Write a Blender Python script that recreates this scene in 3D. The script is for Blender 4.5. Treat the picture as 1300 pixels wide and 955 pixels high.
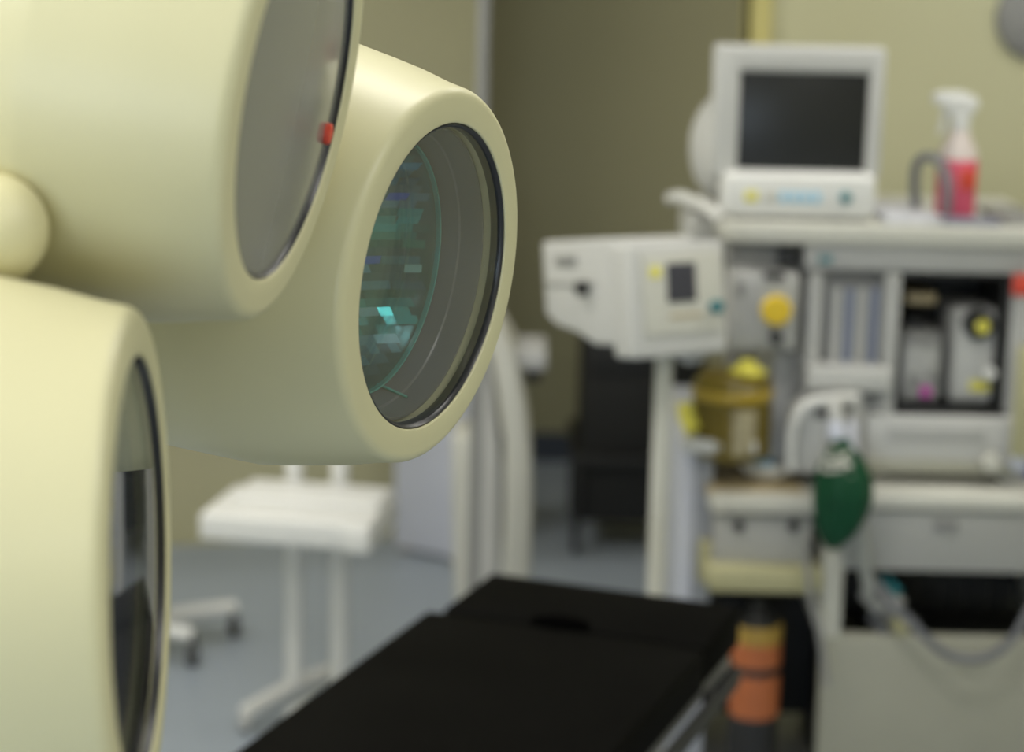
import bpy, bmesh, math, random
from mathutils import Vector, Matrix, Quaternion
random.seed(7)
for o in list(bpy.data.objects): bpy.data.objects.remove(o)
S = bpy.context.scene
COL = S.collection
R = math.radians
# ------------------------------------------------------------------ camera
FP = 2700.0                    # focal length in pixels of the 1300 x 955 frame
PITCH, ROLL, CAMH = R(12.0), R(1.3), 1.90
cam_d = bpy.data.cameras.new('camera')
cam = bpy.data.objects.new('camera', cam_d); COL.objects.link(cam)
cam_d.sensor_width = 36; cam_d.lens = 36*FP/1300
fwd = Vector((0, math.cos(PITCH), -math.sin(PITCH))); up0 = Vector((0, math.sin(PITCH), math.cos(PITCH)))
rt0 = Vector((1, 0, 0))
rt = rt0*math.cos(ROLL) + up0*math.sin(ROLL); up = up0*math.cos(ROLL) - rt0*math.sin(ROLL)
CM = Matrix(((rt.x, up.x, -fwd.x, 0), (rt.y, up.y, -fwd.y, 0), (rt.z, up.z, -fwd.z, CAMH), (0, 0, 0, 1)))
cam.matrix_world = CM
cam_d.dof.use_dof = True; cam_d.dof.focus_distance = 1.60; cam_d.dof.aperture_fstop = 4.1
cam_d.clip_start = .05
S.camera = cam
# ------------------------------------------------------------------ world, exposure
W = bpy.data.worlds.new('world'); S.world = W; W.use_nodes = True
W.node_tree.nodes['Background'].inputs[0].default_value = (.80, .85, 1, 1)
W.node_tree.nodes['Background'].inputs[1].default_value = .08
S.view_settings.view_transform = 'Standard'; S.view_settings.look = 'None'
S.view_settings.exposure = -0.42; S.view_settings.gamma = 1; S.view_settings.use_curve_mapping = False
# ------------------------------------------------------------------ lamps of the room (unseen ceiling panels, some added as fill; their frames are built below)
CEIL = 2.95
PANELS = [  # x, y, width, depth, watts
    (-1.30, 0.7, 1.2, .6, 40), (-1.5, 4.1, 1.2, .6, 56), (1.5, 0.7, 1.2, .6, 19), (1.45, 3.9, 1.2, .6, 16), (0.1, 2.3, 1.2, .6, 14),  # last panel here is added to brighten the sharp pod
    (-1.3, -1.4, 1.2, .6, 26), (1.3, -1.4, 1.2, .6, 14), (2.2, 6.55, 1.2, .6, 19)]  # last panel here is added, out of view, to brighten the recess wall
for (x, y, w, d, e) in PANELS:
    l = bpy.data.lights.new('unseen_panel_light', 'AREA'); l.shape = 'RECTANGLE'; l.size = w-.1; l.size_y = d-.1
    l.energy = e; l.color = (1, .97, .90)
    o = bpy.data.objects.new('unseen_panel_light', l); COL.objects.link(o); o.location = (x, y, CEIL-.03)
# cool fill added for the lower pod surfaces, set at an unseen added window
l = bpy.data.lights.new('cool_fill_light', 'AREA'); l.shape = 'RECTANGLE'; l.size = 1.8; l.size_y = 1.2; l.energy = 62; l.color = (.66, .80, 1)
o = bpy.data.objects.new('cool_fill_light', l); COL.objects.link(o); o.location = (-.9, -2.53, 1.15); o.rotation_euler = (R(90), 0, 0)
# ------------------------------------------------------------------ helpers
def at(px, py, Y):
    v = rt*((px-650)/FP) + up*((477.5-py)/FP) + fwd
    t = Y/v.y
    return Vector((v.x*t, Y, CAMH+v.z*t))
def onz(px, py, Z):
    v = rt*((px-650)/FP) + up*((477.5-py)/FP) + fwd
    t = (Z-CAMH)/v.z
    return Vector((v.x*t, v.y*t, Z))
def camp(x, y, z): return CM @ Vector((x, y, z))
def pw(px, Y):  return px/FP*Y*1.01      # pixels to metres at distance Y

def mat(name, col, rough=.5, metal=0., spec=.5, noise=.03, scale=8., coat=0., emit=None, estr=0., sheen=0.):
    m = bpy.data.materials.new(name); m.use_nodes = True; nt = m.node_tree; b = nt.nodes['Principled BSDF']
    b.inputs['Roughness'].default_value = rough; b.inputs['Metallic'].default_value = metal
    b.inputs['Specular IOR Level'].default_value = spec; b.inputs['Coat Weight'].default_value = coat
    b.inputs['Coat Roughness'].default_value = .25
    tc = nt.nodes.new('ShaderNodeTexCoord'); n = nt.nodes.new('ShaderNodeTexNoise'); n.inputs['Scale'].default_value = scale
    n.inputs['Detail'].default_value = 4
    nt.links.new(tc.outputs['Object'], n.inputs['Vector'])
    r = nt.nodes.new('ShaderNodeValToRGB'); e = r.color_ramp.elements
    e[0].position = .3; e[1].position = .7
    e[0].color = tuple(max(0, c*(1-noise)) for c in col)+(1,); e[1].color = tuple(min(1, c*(1+noise)) for c in col)+(1,)
    nt.links.new(n.outputs['Fac'], r.inputs[0]); nt.links.new(r.outputs[0], b.inputs['Base Color'])
    if emit: b.inputs['Emission Color'].default_value = emit+(1,); b.inputs['Emission Strength'].default_value = estr
    return m
def srgb(r, g, b):
    f = lambda c: (c/255/12.92) if c/255 <= .04045 else ((c/255+.055)/1.055)**2.4
    return (f(r), f(g), f(b))
def glass(name, tint=(1, 1, 1), ior=1.45, grough=.02, gl=(1, 1, 1), haze=0.):
    m = bpy.data.materials.new(name); m.use_nodes = True; nt = m.node_tree; nt.nodes.clear()
    out = nt.nodes.new('ShaderNodeOutputMaterial'); mx = nt.nodes.new('ShaderNodeMixShader')
    t = nt.nodes.new('ShaderNodeBsdfTransparent'); t.inputs[0].default_value = tint+(1,)
    g = nt.nodes.new('ShaderNodeBsdfGlossy'); g.inputs['Roughness'].default_value = grough; g.inputs[0].default_value = gl+(1,)
    f = nt.nodes.new('ShaderNodeFresnel'); f.inputs[0].default_value = ior
    src = t
    if haze:
        d = nt.nodes.new('ShaderNodeBsdfDiffuse'); d.inputs[0].default_value = (.42, .425, .39, 1)
        m2 = nt.nodes.new('ShaderNodeMixShader'); m2.inputs[0].default_value = haze
        nt.links.new(t.outputs[0], m2.inputs[1]); nt.links.new(d.outputs[0], m2.inputs[2]); src = m2
    gm = nt.nodes.new('ShaderNodeNewGeometry'); ma = nt.nodes.new('ShaderNodeMath'); ma.operation = 'MULTIPLY_ADD'
    ma.inputs[1].default_value = 1/ior-ior; ma.inputs[2].default_value = ior        # the same fresnel curve from either side of the pane
    nt.links.new(gm.outputs['Backfacing'], ma.inputs[0]); nt.links.new(ma.outputs[0], f.inputs[0])
    nt.links.new(f.outputs[0], mx.inputs[0]); nt.links.new(src.outputs[0], mx.inputs[1]); nt.links.new(g.outputs[0], mx.inputs[2])
    nt.links.new(mx.outputs[0], out.inputs[0])
    return m
M = dict(
    cream=mat('cream_enamel', (.60, .572, .362), .45, spec=.42, noise=.012, scale=3, coat=.15),
    cream_ring=mat('cream_ring_enamel', (.60, .565, .345), .45, spec=.4, noise=.012, scale=3),
    gasket=mat('black_rubber', (.012, .012, .014), .35, noise=.1),
    baffle=mat('smoked_plastic', (.135, .137, .16), .24, spec=.6, noise=.12, scale=6),
    baffle_dark=mat('dark_smoked_plastic', (.035, .035, .042), .25, spec=.6, noise=.15, scale=12),
    white=mat('white_plastic', (.52, .52, .505), .5, noise=.02),
    bwhite=mat('bright_white_plastic', (.70, .70, .68), .45, noise=.015),
    ivory=mat('ivory_plastic', (.54, .535, .48), .5, noise=.02),
    grey=mat('light_grey_metal', (.40, .40, .39), .5, noise=.04),
    mgrey=mat('mid_grey_metal', (.24, .24, .235), .5, noise=.05),
    bluegrey=mat('blue_grey_panel', (.42, .44, .50), .5, noise=.04),
    lav=mat('lavender_grey_panel', (.58, .60, .70), .5, noise=.03),
    dark=mat('dark_plastic', (.012, .012, .013), .5, noise=.1),
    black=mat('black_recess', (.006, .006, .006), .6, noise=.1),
    screen=mat('dark_screen', (.020, .021, .021), .3, spec=.3, noise=.05, scale=3),
    lcd=mat('grey_lcd', (.045, .045, .06), .3, noise=.05),
    chrome=mat('brushed_steel', (.55, .55, .56), .3, 1., noise=.04, scale=30),
    pad=mat('black_vinyl_pad', (.0035, .0034, .003), .6, spec=.02, noise=.2, scale=5),
    floor=mat('blue_grey_vinyl', (.28, .32, .375), .38, spec=.4, noise=.06, scale=40),
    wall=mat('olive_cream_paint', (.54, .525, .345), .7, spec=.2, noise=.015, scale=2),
    wall_d=mat('darker_olive', (.40, .38, .245), .75, spec=.2, noise=.02, scale=2),  # same olive hue, darker, for the far and left back walls
    ceil=mat('ceiling_tile', (.62, .61, .55), .8, noise=.02),
    coving=mat('dark_blue_coving', (.05, .06, .085), .5, noise=.05),
    yellow_trim=mat('yellow_guard', (.55, .49, .19), .5, noise=.02),
    yellow=mat('yellow_plastic', (.72, .50, .02), .4, noise=.05),
    lyellow=mat('lemon_plastic', (.72, .66, .10), .4, noise=.05),
    pyellow=mat('pale_yellow_plastic', (.40, .38, .22), .5, noise=.05),
    teal=mat('teal_plastic', (.02, .17, .20), .4),
    blue=mat('sky_blue_plastic', (.30, .55, .72), .4),
    dblue=mat('dark_blue_plastic', (.05, .06, .20), .4),
    green=mat('green_rubber', (.003, .055, .022), .5, spec=.25, noise=.15, scale=14),
    red=mat('red_plastic', (.62, .06, .03), .4),
    mustard=mat('mustard_band', (.34, .22, .04), .5),
    orange=mat('orange_plastic', (.38, .11, .035), .45, noise=.08),
    amber=mat('amber_plastic', (.15, .11, .012), .3, spec=.5, noise=.15, scale=20),
    amber_l=mat('amber_band', (.42, .29, .03), .3, spec=.5, noise=.1, scale=20),
    granule=mat('pale_granules', (.33, .29, .18), .7, noise=.3, scale=70),
    magenta=mat('magenta_mark', (.55, .04, .40), .4),
    pinkliq=mat('pink_liquid', (.68, .10, .17), .25, spec=.5, noise=.04),
    frost=mat('frosted_plastic', (.66, .58, .55), .35, noise=.03),
    paper=mat('white_paper', (.62, .63, .68), .7, noise=.05),
    paper_b=mat('blue_grey_folder', (.20, .21, .28), .6, noise=.05),
    cuff=mat('grey_rubber_hose', (.13, .135, .15), .5),
    drawer=mat('drawer_paint', (.36, .36, .345), .5, noise=.02),
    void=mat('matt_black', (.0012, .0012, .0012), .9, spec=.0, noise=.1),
    tan=mat('tan_plastic', (.42, .34, .20), .5),
    hose=mat('ribbed_grey_hose', (.33, .34, .32), .45, noise=.06),
    tubeblue=mat('pale_blue_tube', (.36, .40, .54), .25),
    beige=mat('beige_metal', (.33, .325, .265), .5),
)
M['ribs'] = M['hose']
M['diff'] = mat('light_diffuser', (.8, .8, .78), .6, emit=(1, .975, .92), estr=7.)
M['cover'] = glass('clear_cover_glass', (.90, .91, .92), 1.5, .015)
M['cover_frost'] = glass('hazy_cover_glass', (.5, .5, .48), 1.5, .14, haze=.5)
M['filter'] = glass('teal_filter_glass', (.84, .97, .98), 1.55, .02, (.75, .95, 1.))
M['tube'] = glass('flow_tube_glass', (.85, .88, .95), 1.45, .05, haze=.15)
M['bowl'] = mat('teal_bowl_coating', (.06, .13, .135), .2, .5, noise=.1)
M['filter_rim'] = mat('teal_glass_edge', (.10, .42, .38), .25, spec=.8)
# the facets: metal with a coating whose tint changes from tile to tile, plus a painted cyan reflection
m = bpy.data.materials.new('faceted_mirror_coating'); m.use_nodes = True; nt = m.node_tree; b = nt.nodes['Principled BSDF']
b.inputs['Metallic'].default_value = .6; b.inputs['Roughness'].default_value = .08
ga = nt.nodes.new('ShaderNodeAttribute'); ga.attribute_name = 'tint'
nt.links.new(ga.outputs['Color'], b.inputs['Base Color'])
M['mirror'] = m

def link(o): COL.objects.link(o); return o
def obj(name, bm, m, parent=None, smooth=True, label=None, ang=35):
    """one mesh object from world-space bmesh geometry"""
    bmesh.ops.recalc_face_normals(bm, faces=bm.faces)
    me = bpy.data.meshes.new(name)
    cs = [v.co for v in bm.verts]
    if parent is not None: base = Vector(parent['_w'])
    else: base = Vector(((min(c.x for c in cs)+max(c.x for c in cs))/2, (min(c.y for c in cs)+max(c.y for c in cs))/2, min(c.z for c in cs)))
    for v in bm.verts: v.co -= base
    for f in bm.faces: f.smooth = smooth
    if smooth:
        for e in bm.edges:
            if len(e.link_faces) == 2 and e.calc_face_angle(0) > R(ang): e.smooth = False
    bm.to_mesh(me); bm.free()
    o = bpy.data.objects.new(name, me); me.materials.append(m)
    link(o)
    if parent is not None: o.parent = parent; o['_w'] = tuple(base)
    else: o.location = base; o['_w'] = tuple(base)
    if label: o['label'] = label
    return o
def thing(name, label, cat, loc, group=None):
    o = link(bpy.data.objects.new(name, None)); o.location = loc; o['_w'] = tuple(loc); o.empty_display_size = .05
    o['label'] = label; o['category'] = cat
    if group: o['group'] = group
    return o
def tag(o, label, cat, group=None):
    o['label'] = label; o['category'] = cat
    if group: o['group'] = group
    return o
def struct(o): o['kind'] = 'structure'; return o
NB = bmesh.new
def box(bm, lo, hi, bev=.004, seg=2, mtx=None):
    lo, hi = Vector(lo), Vector(hi)
    t = bmesh.new(); bmesh.ops.create_cube(t, size=1)
    s = hi-lo; c = (hi+lo)/2
    for v in t.verts: v.co = Vector((v.co.x*s.x, v.co.y*s.y, v.co.z*s.z))+c
    bev = min(bev, min(abs(s.x), abs(s.y), abs(s.z))*.45)
    if bev > 0: bmesh.ops.bevel(t, geom=t.edges[:], offset=bev, segments=seg, profile=.5, affect='EDGES')
    if mtx is not None: bmesh.ops.transform(t, matrix=mtx, verts=t.verts)
    me = bpy.data.meshes.new('tmp'); t.to_mesh(me); t.free(); bm.from_mesh(me); bpy.data.meshes.remove(me)
    return bm
def lathe(bm, prof, mtx=None, n=64, closed=False):
    """prof: list of (r, z) about the local z axis"""
    rings = []; mtx = mtx or Matrix()
    for (r, z) in prof:
        if r < 1e-6: rings.append([bm.verts.new(mtx @ Vector((0, 0, z)))])
        else: rings.append([bm.verts.new(mtx @ Vector((r*math.cos(2*math.pi*k/n), r*math.sin(2*math.pi*k/n), z))) for k in range(n)])
    prs = list(zip(rings, rings[1:])) + ([(rings[-1], rings[0])] if closed else [])
    for a, b2 in prs:
        for k in range(n):
            k2 = (k+1) % n
            if len(a) == 1 and len(b2) == 1: continue
            if len(a) == 1: bm.faces.new((a[0], b2[k], b2[k2]))
            elif len(b2) == 1: bm.faces.new((a[k2], a[k], b2[0]))
            else: bm.faces.new((a[k], b2[k], b2[k2], a[k2]))
    return bm
def frame(z, c, x=None):
    z = Vector(z).normalized(); x = Vector(x) if x is not None else (Vector((0, 0, 1)) if abs(z.z) < .9 else Vector((1, 0, 0)))
    x = (x-z*x.dot(z)).normalized(); y = z.cross(x)
    return Matrix(((x.x, y.x, z.x, c[0]), (x.y, y.y, z.y, c[1]), (x.z, y.z, z.z, c[2]), (0, 0, 0, 1)))
def tube(bm, pts, r, n=14, sub=6, ribs=0.):
    P = [Vector(p) for p in pts]; path = []
    if len(P) > 2 and sub > 1:
        Q = [P[0]*2-P[1]]+P+[P[-1]*2-P[-2]]
        for i in range(1, len(Q)-2):
            for k in range(sub):
                t = k/sub; a, b2, c, d = Q[i-1], Q[i], Q[i+1], Q[i+2]
                path.append(.5*((2*b2)+(c-a)*t+(2*a-5*b2+4*c-d)*t*t+(3*b2-a-3*c+d)*t**3))
        path.append(P[-1])
    else: path = P
    prev = None; rings = []
    for i, p in enumerate(path):
        d = (path[min(i+1, len(path)-1)]-path[max(i-1, 0)]).normalized()
        if prev is None: x = (Vector((0, 0, 1)) if abs(d.z) < .9 else Vector((1, 0, 0)))
        else: x = prev
        x = (x-d*x.dot(d)).normalized(); prev = x; y = d.cross(x)
        rr = r*(1+(ribs if i % 2 else 0))
        rings.append([bm.verts.new(p+x*rr*math.cos(2*math.pi*k/n)+y*rr*math.sin(2*math.pi*k/n)) for k in range(n)])
    for a, b2 in zip(rings, rings[1:]):
        for k in range(n): bm.faces.new((a[k], a[(k+1) % n], b2[(k+1) % n], b2[k]))
    bm.faces.new(rings[0][::-1]); bm.faces.new(rings[-1])
    return bm
def cyl(bm, p0, p1, r, n=24, bev=.0):
    p0, p1 = Vector(p0), Vector(p1); L = (p1-p0).length; b_ = bev
    pr = [(0, 0), (r-b_, 0)]+([(r, b_), (r, L-b_)] if b_ else [(r, 0), (r, L)] if False else [(r, 0.00001), (r, L-.00001)])+[(r-b_, L), (0, L)]
    return lathe(bm, pr, frame(p1-p0, p0), n)
def prism(bm, poly, axis_from, axis_to, conv):
    """poly: 2-D outline; conv(u, v, t) gives the world point; a closed solid between t=axis_from and t=axis_to"""
    a = [bm.verts.new(conv(u, v, axis_from)) for u, v in poly]; b2 = [bm.verts.new(conv(u, v, axis_to)) for u, v in poly]
    n = len(poly)
    bm.faces.new(a); bm.faces.new(b2[::-1])
    for k in range(n): bm.faces.new((a[k], a[(k+1) % n], b2[(k+1) % n], b2[k]))
    return bm
def bev(bm, off, seg=2, ang=25):
    es = [e for e in bm.edges if len(e.link_faces) == 2 and e.calc_face_angle(0) > R(ang)]
    bmesh.ops.bevel(bm, geom=es, offset=off, segments=seg, profile=.5, affect='EDGES'); return bm
def bpx(bm, x0, y0, x1, y1, Yf, Yb, b=.004, seg=2):
    """upright box whose front face spans those picture coordinates at distance Yf and which runs back to Yb"""
    ym, xm = (y0+y1)/2, (x0+x1)/2
    X0, X1 = at(x0, ym, Yf).x, at(x1, ym, Yf).x; Z1, Z0 = at(xm, y0, Yf).z, at(xm, y1, Yf).z
    return box(bm, (X0, Yf, Z0), (X1, Yb, Z1), b, seg)

# ------------------------------------------------------------------ the room
def slab(name, lo, hi, m): return struct(obj(name, box(NB(), lo, hi, 0), m, smooth=False))
CX = at(940, 300, 5.3).x                      # the outer corner of the right-hand wall piece
slab('floor', (-3.2, -2.6, -.05), (3.2, 7.8, 0), M['floor'])
slab('ceiling', (-3.2, -2.6, CEIL), (3.2, 7.8, CEIL+.05), M['ceil'])
slab('wall_left', (-3.3, -2.6, 0), (-3.2, 7.8, CEIL), M['wall'])
slab('wall_right', (3.2, -2.6, 0), (3.3, 7.8, CEIL), M['wall'])
slab('wall_front', (-3.2, -2.7, 0), (3.2, -2.6, CEIL), M['wall'])
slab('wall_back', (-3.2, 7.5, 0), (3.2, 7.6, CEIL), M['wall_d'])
slab('wall_back_right', (CX, 5.3, 0), (3.2, 5.42, CEIL), M['wall'])
LX = at(606, 300, 6.55).x
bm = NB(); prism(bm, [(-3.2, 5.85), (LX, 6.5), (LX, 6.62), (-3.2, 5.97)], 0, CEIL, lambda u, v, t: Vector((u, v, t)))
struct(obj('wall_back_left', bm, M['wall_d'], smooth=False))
slab('baseboard_back', (LX, 7.47, 0), (3.2, 7.5, .10), M['coving'])
slab('trim_1', (CX-.012, 5.285, 0), (CX+.052, 5.3, CEIL), M['yellow_trim'])
slab('trim_2', (CX-.012, 5.285, 0), (CX, 5.37, CEIL), M['yellow_trim'])
bm = NB()
for (a, b2, c, d2) in ((-1.86, .48, .06, .54), (-1.86, 1.76, .06, 1.82), (-1.86, .54, -1.80, 1.76), (0, .54, .06, 1.76), (-.92, .54, -.88, 1.76)):
    box(bm, (a, -2.60, b2), (c, -2.55, d2), .004)
struct(obj('added_window_1', bm, M['bwhite']))  # unseen window frame, added around the cool fill light
for (x, y, w, d, e) in PANELS:
    t = thing('unseen_ceiling_light', 'unseen white framed ceiling light panel above the room', 'ceiling light', (x, y, CEIL-.02), 'ceiling light panels')
    bm = NB()
    for (a, b2, c, d2) in ((-w/2, -d/2, w/2, -d/2+.04), (-w/2, d/2-.04, w/2, d/2), (-w/2, -d/2, -w/2+.04, d/2), (w/2-.04, -d/2, w/2, d/2)):
        box(bm, (x+a, y+b2, CEIL-.022), (x+c, y+d2, CEIL-.0005), .002)
    obj('light_frame', bm, M['bwhite'], t)
    obj('diffuser', box(NB(), (x-w/2+.04, y-d/2+.04, CEIL-.012), (x+w/2-.04, y+d/2-.04, CEIL-.001), 0), M['diff'], t)

# ------------------------------------------------------------------ surgical light
LH = thing('surgical_light', 'large cream surgical light of round glass-fronted pods filling the left foreground', 'surgical light', (-.95, 1.15, CEIL))
def pod_frame(c, th, ph):
    cc = camp(*c); n = CM.to_3x3() @ Vector((math.sin(th)*math.cos(ph), math.sin(th)*math.sin(ph), math.cos(th)))
    return cc, n.normalized()
def cpos(px, py, d): return ((px-650)/FP*d, -(py-477.5)/FP*d, -d)
PODS = [('B', cpos(555, 352.6, 1.585), 1.158, -.205), ('A', cpos(380.5, 118.5, 1.285), 1.443, -.222), ('C', cpos(180, 722, 1.15), 1.612, .006)]
def arc(cx, cz, r, a0, a1, n=6): return [(cx+r*math.cos(R(a0+(a1-a0)*k/n)), cz+r*math.sin(R(a0+(a1-a0)*k/n))) for k in range(n+1)]
POD_BACKS = []
for key, c, th, ph in PODS:
    cc, n = pod_frame(c, th, ph); mt = frame(n, cc, Vector((0, 0, 1)))
    prof = [(.1125, -.030), (.1155, -.022)] + arc(.1170, -.0015, .0015, 180, 90, 3) + [(.126, .0004), (.133, 0)] + arc(.1335, -.009, .009, 88, 12, 6) + \
           [(.1455, -.022), (.1520, -.045), (.1585, -.075), (.1643, -.1045), (.1652, -.109), (.1660, -.113), (.1668, -.14), (.1680, -.20), (.1685, -.26), (.166, -.30), (.156, -.335), (.135, -.360), (.10, -.376), (.05, -.383), (0, -.384)]
    pod = obj('lamp_pod', lathe(NB(), prof, mt, 128), M['cream'], LH, ang=50)
    POD_BACKS.append((mt @ Vector((0, 0, -.38)), n))
    # rubber seal
    bm = NB(); lathe(bm, [(.1158, -.002), (.1158, -.012), (.1121, -.012), (.1119, -.0075), (.1123, -.0036), (.1142, -.0012)], mt, 128, closed=True)
    obj('rubber_seal', bm, M['gasket'], pod)
    # front cover glass with a little dome
    bm = NB(); g = [(0, -.0012), (.05, -.0016), (.09, -.0028), (.1122, -.0040), (.1122, -.0068), (.09, -.0056), (.05, -.0044), (0, -.0040)]
    lathe(bm, g, mt, 96)
    obj('cover_glass', bm, M['cover_frost'] if key == 'A' else M['cover'], pod)
    # inner baffle, with a step half-way
    bm = NB(); lathe(bm, [(.1100, -.0180), (.1085, -.024), (.1068, -.036), (.1055, -.0372), (.1045, -.046), (.1015, -.060), (.1035, -.062), (.113, -.030), (.1120, -.018)], mt, 128, closed=True)
    obj('baffle', bm, M['baffle'] if key != 'A' else M['mgrey'], pod, label='smoked grey inner baffle')
    # teal filter disc
    bm = NB(); lathe(bm, [(0, -.0500), (.0985, -.0500), (.0985, -.0530), (0, -.0530)], mt, 96)
    fl = obj('filter_glass', bm, M['filter'], pod)
    bm = NB(); lathe(bm, [(.0985, -.0495), (.0998, -.0495), (.0998, -.0535), (.0985, -.0535)], mt, 96, closed=True)
    obj('filter_rim', bm, M['filter_rim'], pod)
    # faceted reflector: concave bowl of small flat tiles with their own slight tilts, in rings
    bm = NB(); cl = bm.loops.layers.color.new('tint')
    rows = 30; y0 = -.098; st = .098*2/rows
    bowl = lambda u, v: -.135+.078*((u*u+v*v)/.0098**1/0.98)
    bowl = lambda u, v: -.112+.055*(u*u+v*v)/(.0985**2)
    for i in range(rows):
        v0 = y0+i*st; v1 = v0+st
        u = -.0985+random.uniform(0, .006)
        while u < .0985:
            w = random.uniform(.008, .019); u1 = u+w
            uc, vc = (u+u1)/2, (v0+v1)/2
            if uc*uc+vc*vc < .0945**2:
                zc = bowl(uc, vc); gx = .11*uc/(.0985**2); gy = .11*vc/(.0985**2)
                gx += random.gauss(0, .07); gy += random.gauss(0, .10)
                q = []
                for (uu, vv) in ((u, v0), (u1, v0), (u1, v1), (u, v1)):
                    q.append(bm.verts.new(mt @ Vector((vv, -uu, zc+gx*(uu-uc)+gy*(vv-vc)))))
                f = bm.faces.new(q)
                k = random.uniform(.5, 1); t = random.random()
                base = ((.66, .84, .92), (.40, .82, .80), (.58, .76, .88), (.36, .86, .82))[(i//5) % 4]      # coating batches differ from row to row
                cc_ = tuple(q_*k for q_ in base)
                if t > .975: cc_ = (.25, .42, .95)
                elif t > .93: cc_ = (.85, .93, .96)
                if .052 < vc < .078 and t > .12: cc_ = (.02, .80*k, 1.0*k)  # cyan reflection painted into the tint of these rows
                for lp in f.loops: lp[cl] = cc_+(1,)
            u = u1
    # back shell of the bowl
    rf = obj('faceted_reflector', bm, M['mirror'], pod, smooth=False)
    bm = NB(); lathe(bm, [(.1045, -.0545), (.0985, -.0585)] + [(q_, -.1155+.055*(q_/.0985)**2) for q_ in (.096, .09, .08, .07, .06, .05, .04, .03, .02, .01, 0)], mt, 64)
    obj('reflector_bowl', bm, M['bowl'], rf)
    # struts on the baffle
    if key == 'B':
        for a in (194,):
            a = R(a)
            p = lambda r_, z_: mt @ Vector((r_*math.cos(a), r_*math.sin(a), z_))
            obj('baffle_rib', cyl(NB(), p(.1065, -.030), p(.1005, -.056), .0012, 8), M['filter_rim'], pod)
    if key == 'A':
        a = math.radians(-78)
        bm = NB(); lathe(bm, [(0, .001), (.004, .001), (.005, 0), (.005, -.0030), (0, -.0030)], mt @ Matrix.Translation((-.034, -.094, 0)) @ Matrix.Diagonal((1.4, 1, 1, 1)), 20)  # flat red disc on the face of the glass
        obj('red_spot', bm, M['red'], pod, label='small red spot just inside the rim of the glass')
# hub, joints and arm, left of the picture
hub = camp(-.80, .12, -1.42)
bm = NB(); lathe(bm, [(0, -.10), (.07, -.10), (.09, -.08), (.09, .08), (.07, .10), (0, .10)], frame((0, 0, 1), hub), 40); obj('hub', bm, M['cream'], LH)
for pb, n in POD_BACKS:
    bm = NB(); tube(bm, [hub, (hub+pb)/2-n*.03, pb+n*.02], .03, 16); obj('pod_arm', bm, M['cream'], LH)
bm = NB(); tube(bm, [camp(-.62, .10, -1.16), camp(-.45, .095, -1.16), camp(-.35, .085, -1.16), camp(-.284, .080, -1.16)], .031, 24)
bmesh.ops.create_icosphere(bm, subdivisions=4, radius=.031, matrix=Matrix.Translation(camp(-.284, .080, -1.16)))
obj('grab_handle', bm, M['cream_ring'], LH)
bm = NB(); tube(bm, [hub+Vector((0, 0, .09)), hub+Vector((-.03, 0, .30)), Vector((-.95, 1.15, 2.55)), Vector((-.95, 1.15, CEIL-.01))], .035, 18); obj('ceiling_arm', bm, M['white'], LH)
bm = NB(); lathe(bm, [(0, -.06), (.10, -.06), (.12, -.03), (.12, -.001), (0, -.001)], Matrix.Translation((-.95, 1.15, CEIL)), 40); obj('ceiling_plate', bm, M['white'], LH)

# ------------------------------------------------------------------ operating table
TZ = .85
L0 = onz(623, 725, TZ); R0 = onz(942, 768, TZ)
du = (R0-L0); TW = du.length; du.normalize(); dv = Vector((du.y, -du.x, 0))      # dv points from the far edge towards the viewer
def tp(u, v, z): return L0+du*u+dv*v+Vector((0, 0, z-TZ))
OT = thing('operating_table', 'black padded operating table reaching in from the bottom of the picture', 'operating table', tp(TW/2, .9, 0))
def tslab(u0, u1, v0, v1, z0, z1, b, seg=3):
    bm = NB(); prism(bm, [(u0, v0), (u1, v0), (u1, v1), (u0, v1)], z0, z1, lambda u, v, t: tp(u, v, t)); bmesh.ops.recalc_face_normals(bm, faces=bm.faces)
    return bev(bm, b, seg)
obj('head_pad', tslab(0, TW, 0, .215, TZ-.07, TZ, .012), M['pad'], OT)
bp = obj('body_pad', tslab(-.022, TW+.004, .221, 1.35, TZ-.07, TZ-.002, .012), M['pad'], OT)
cpad = onz(712, 791, TZ)
bm = NB(); lathe(bm, [(0, .0006), (.030, .0010), (.044, .0022), (.048, .0010), (.050, -.002)], frame((0, 0, 1), cpad-Vector((0,0,.0005)), du) @ Matrix.Diagonal((1, .62, 1, 1)), 40)  # black disc on top of the pad, standing in for a dip's shade
obj('pad_dip_shade', bm, M['void'], bp, label='black oval laid on the pad for the shade of a shallow dip')
obj('tabletop_frame', tslab(.01, TW-.01, .02, 1.33, TZ-.10, TZ-.071, .004), M['mgrey'], OT)
for u in (-.030, TW+.004):
    rl = obj('side_rail', tslab(u, u+.012, .05, 1.25, TZ-.115, TZ-.085, .003), M['dark'], OT)
    for v in (.15, .65, 1.15): obj('rail_bracket', tslab(min(u, .012) if u < 0 else TW-.012, (u+.001 if u > 0 else .012), v, v+.03, TZ-.105, TZ-.090, .002), M['dark'], rl)
obj('column', tslab(TW/2-.10, TW/2+.10, .75, 1.05, .12, TZ-.10, .02), M['grey'], OT)
obj('base', tslab(TW/2-.20, TW/2+.20, .55, 1.25, .02, .12, .03), M['grey'], OT)
for (u, v) in ((.06, .6), (TW-.06, .6), (.06, 1.2), (TW-.06, 1.2)):
    c = tp(u, v, .03); obj('castor', cyl(NB(), c-du*.012, c+du*.012, .029, 20, .003), M['dark'], OT)

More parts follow.
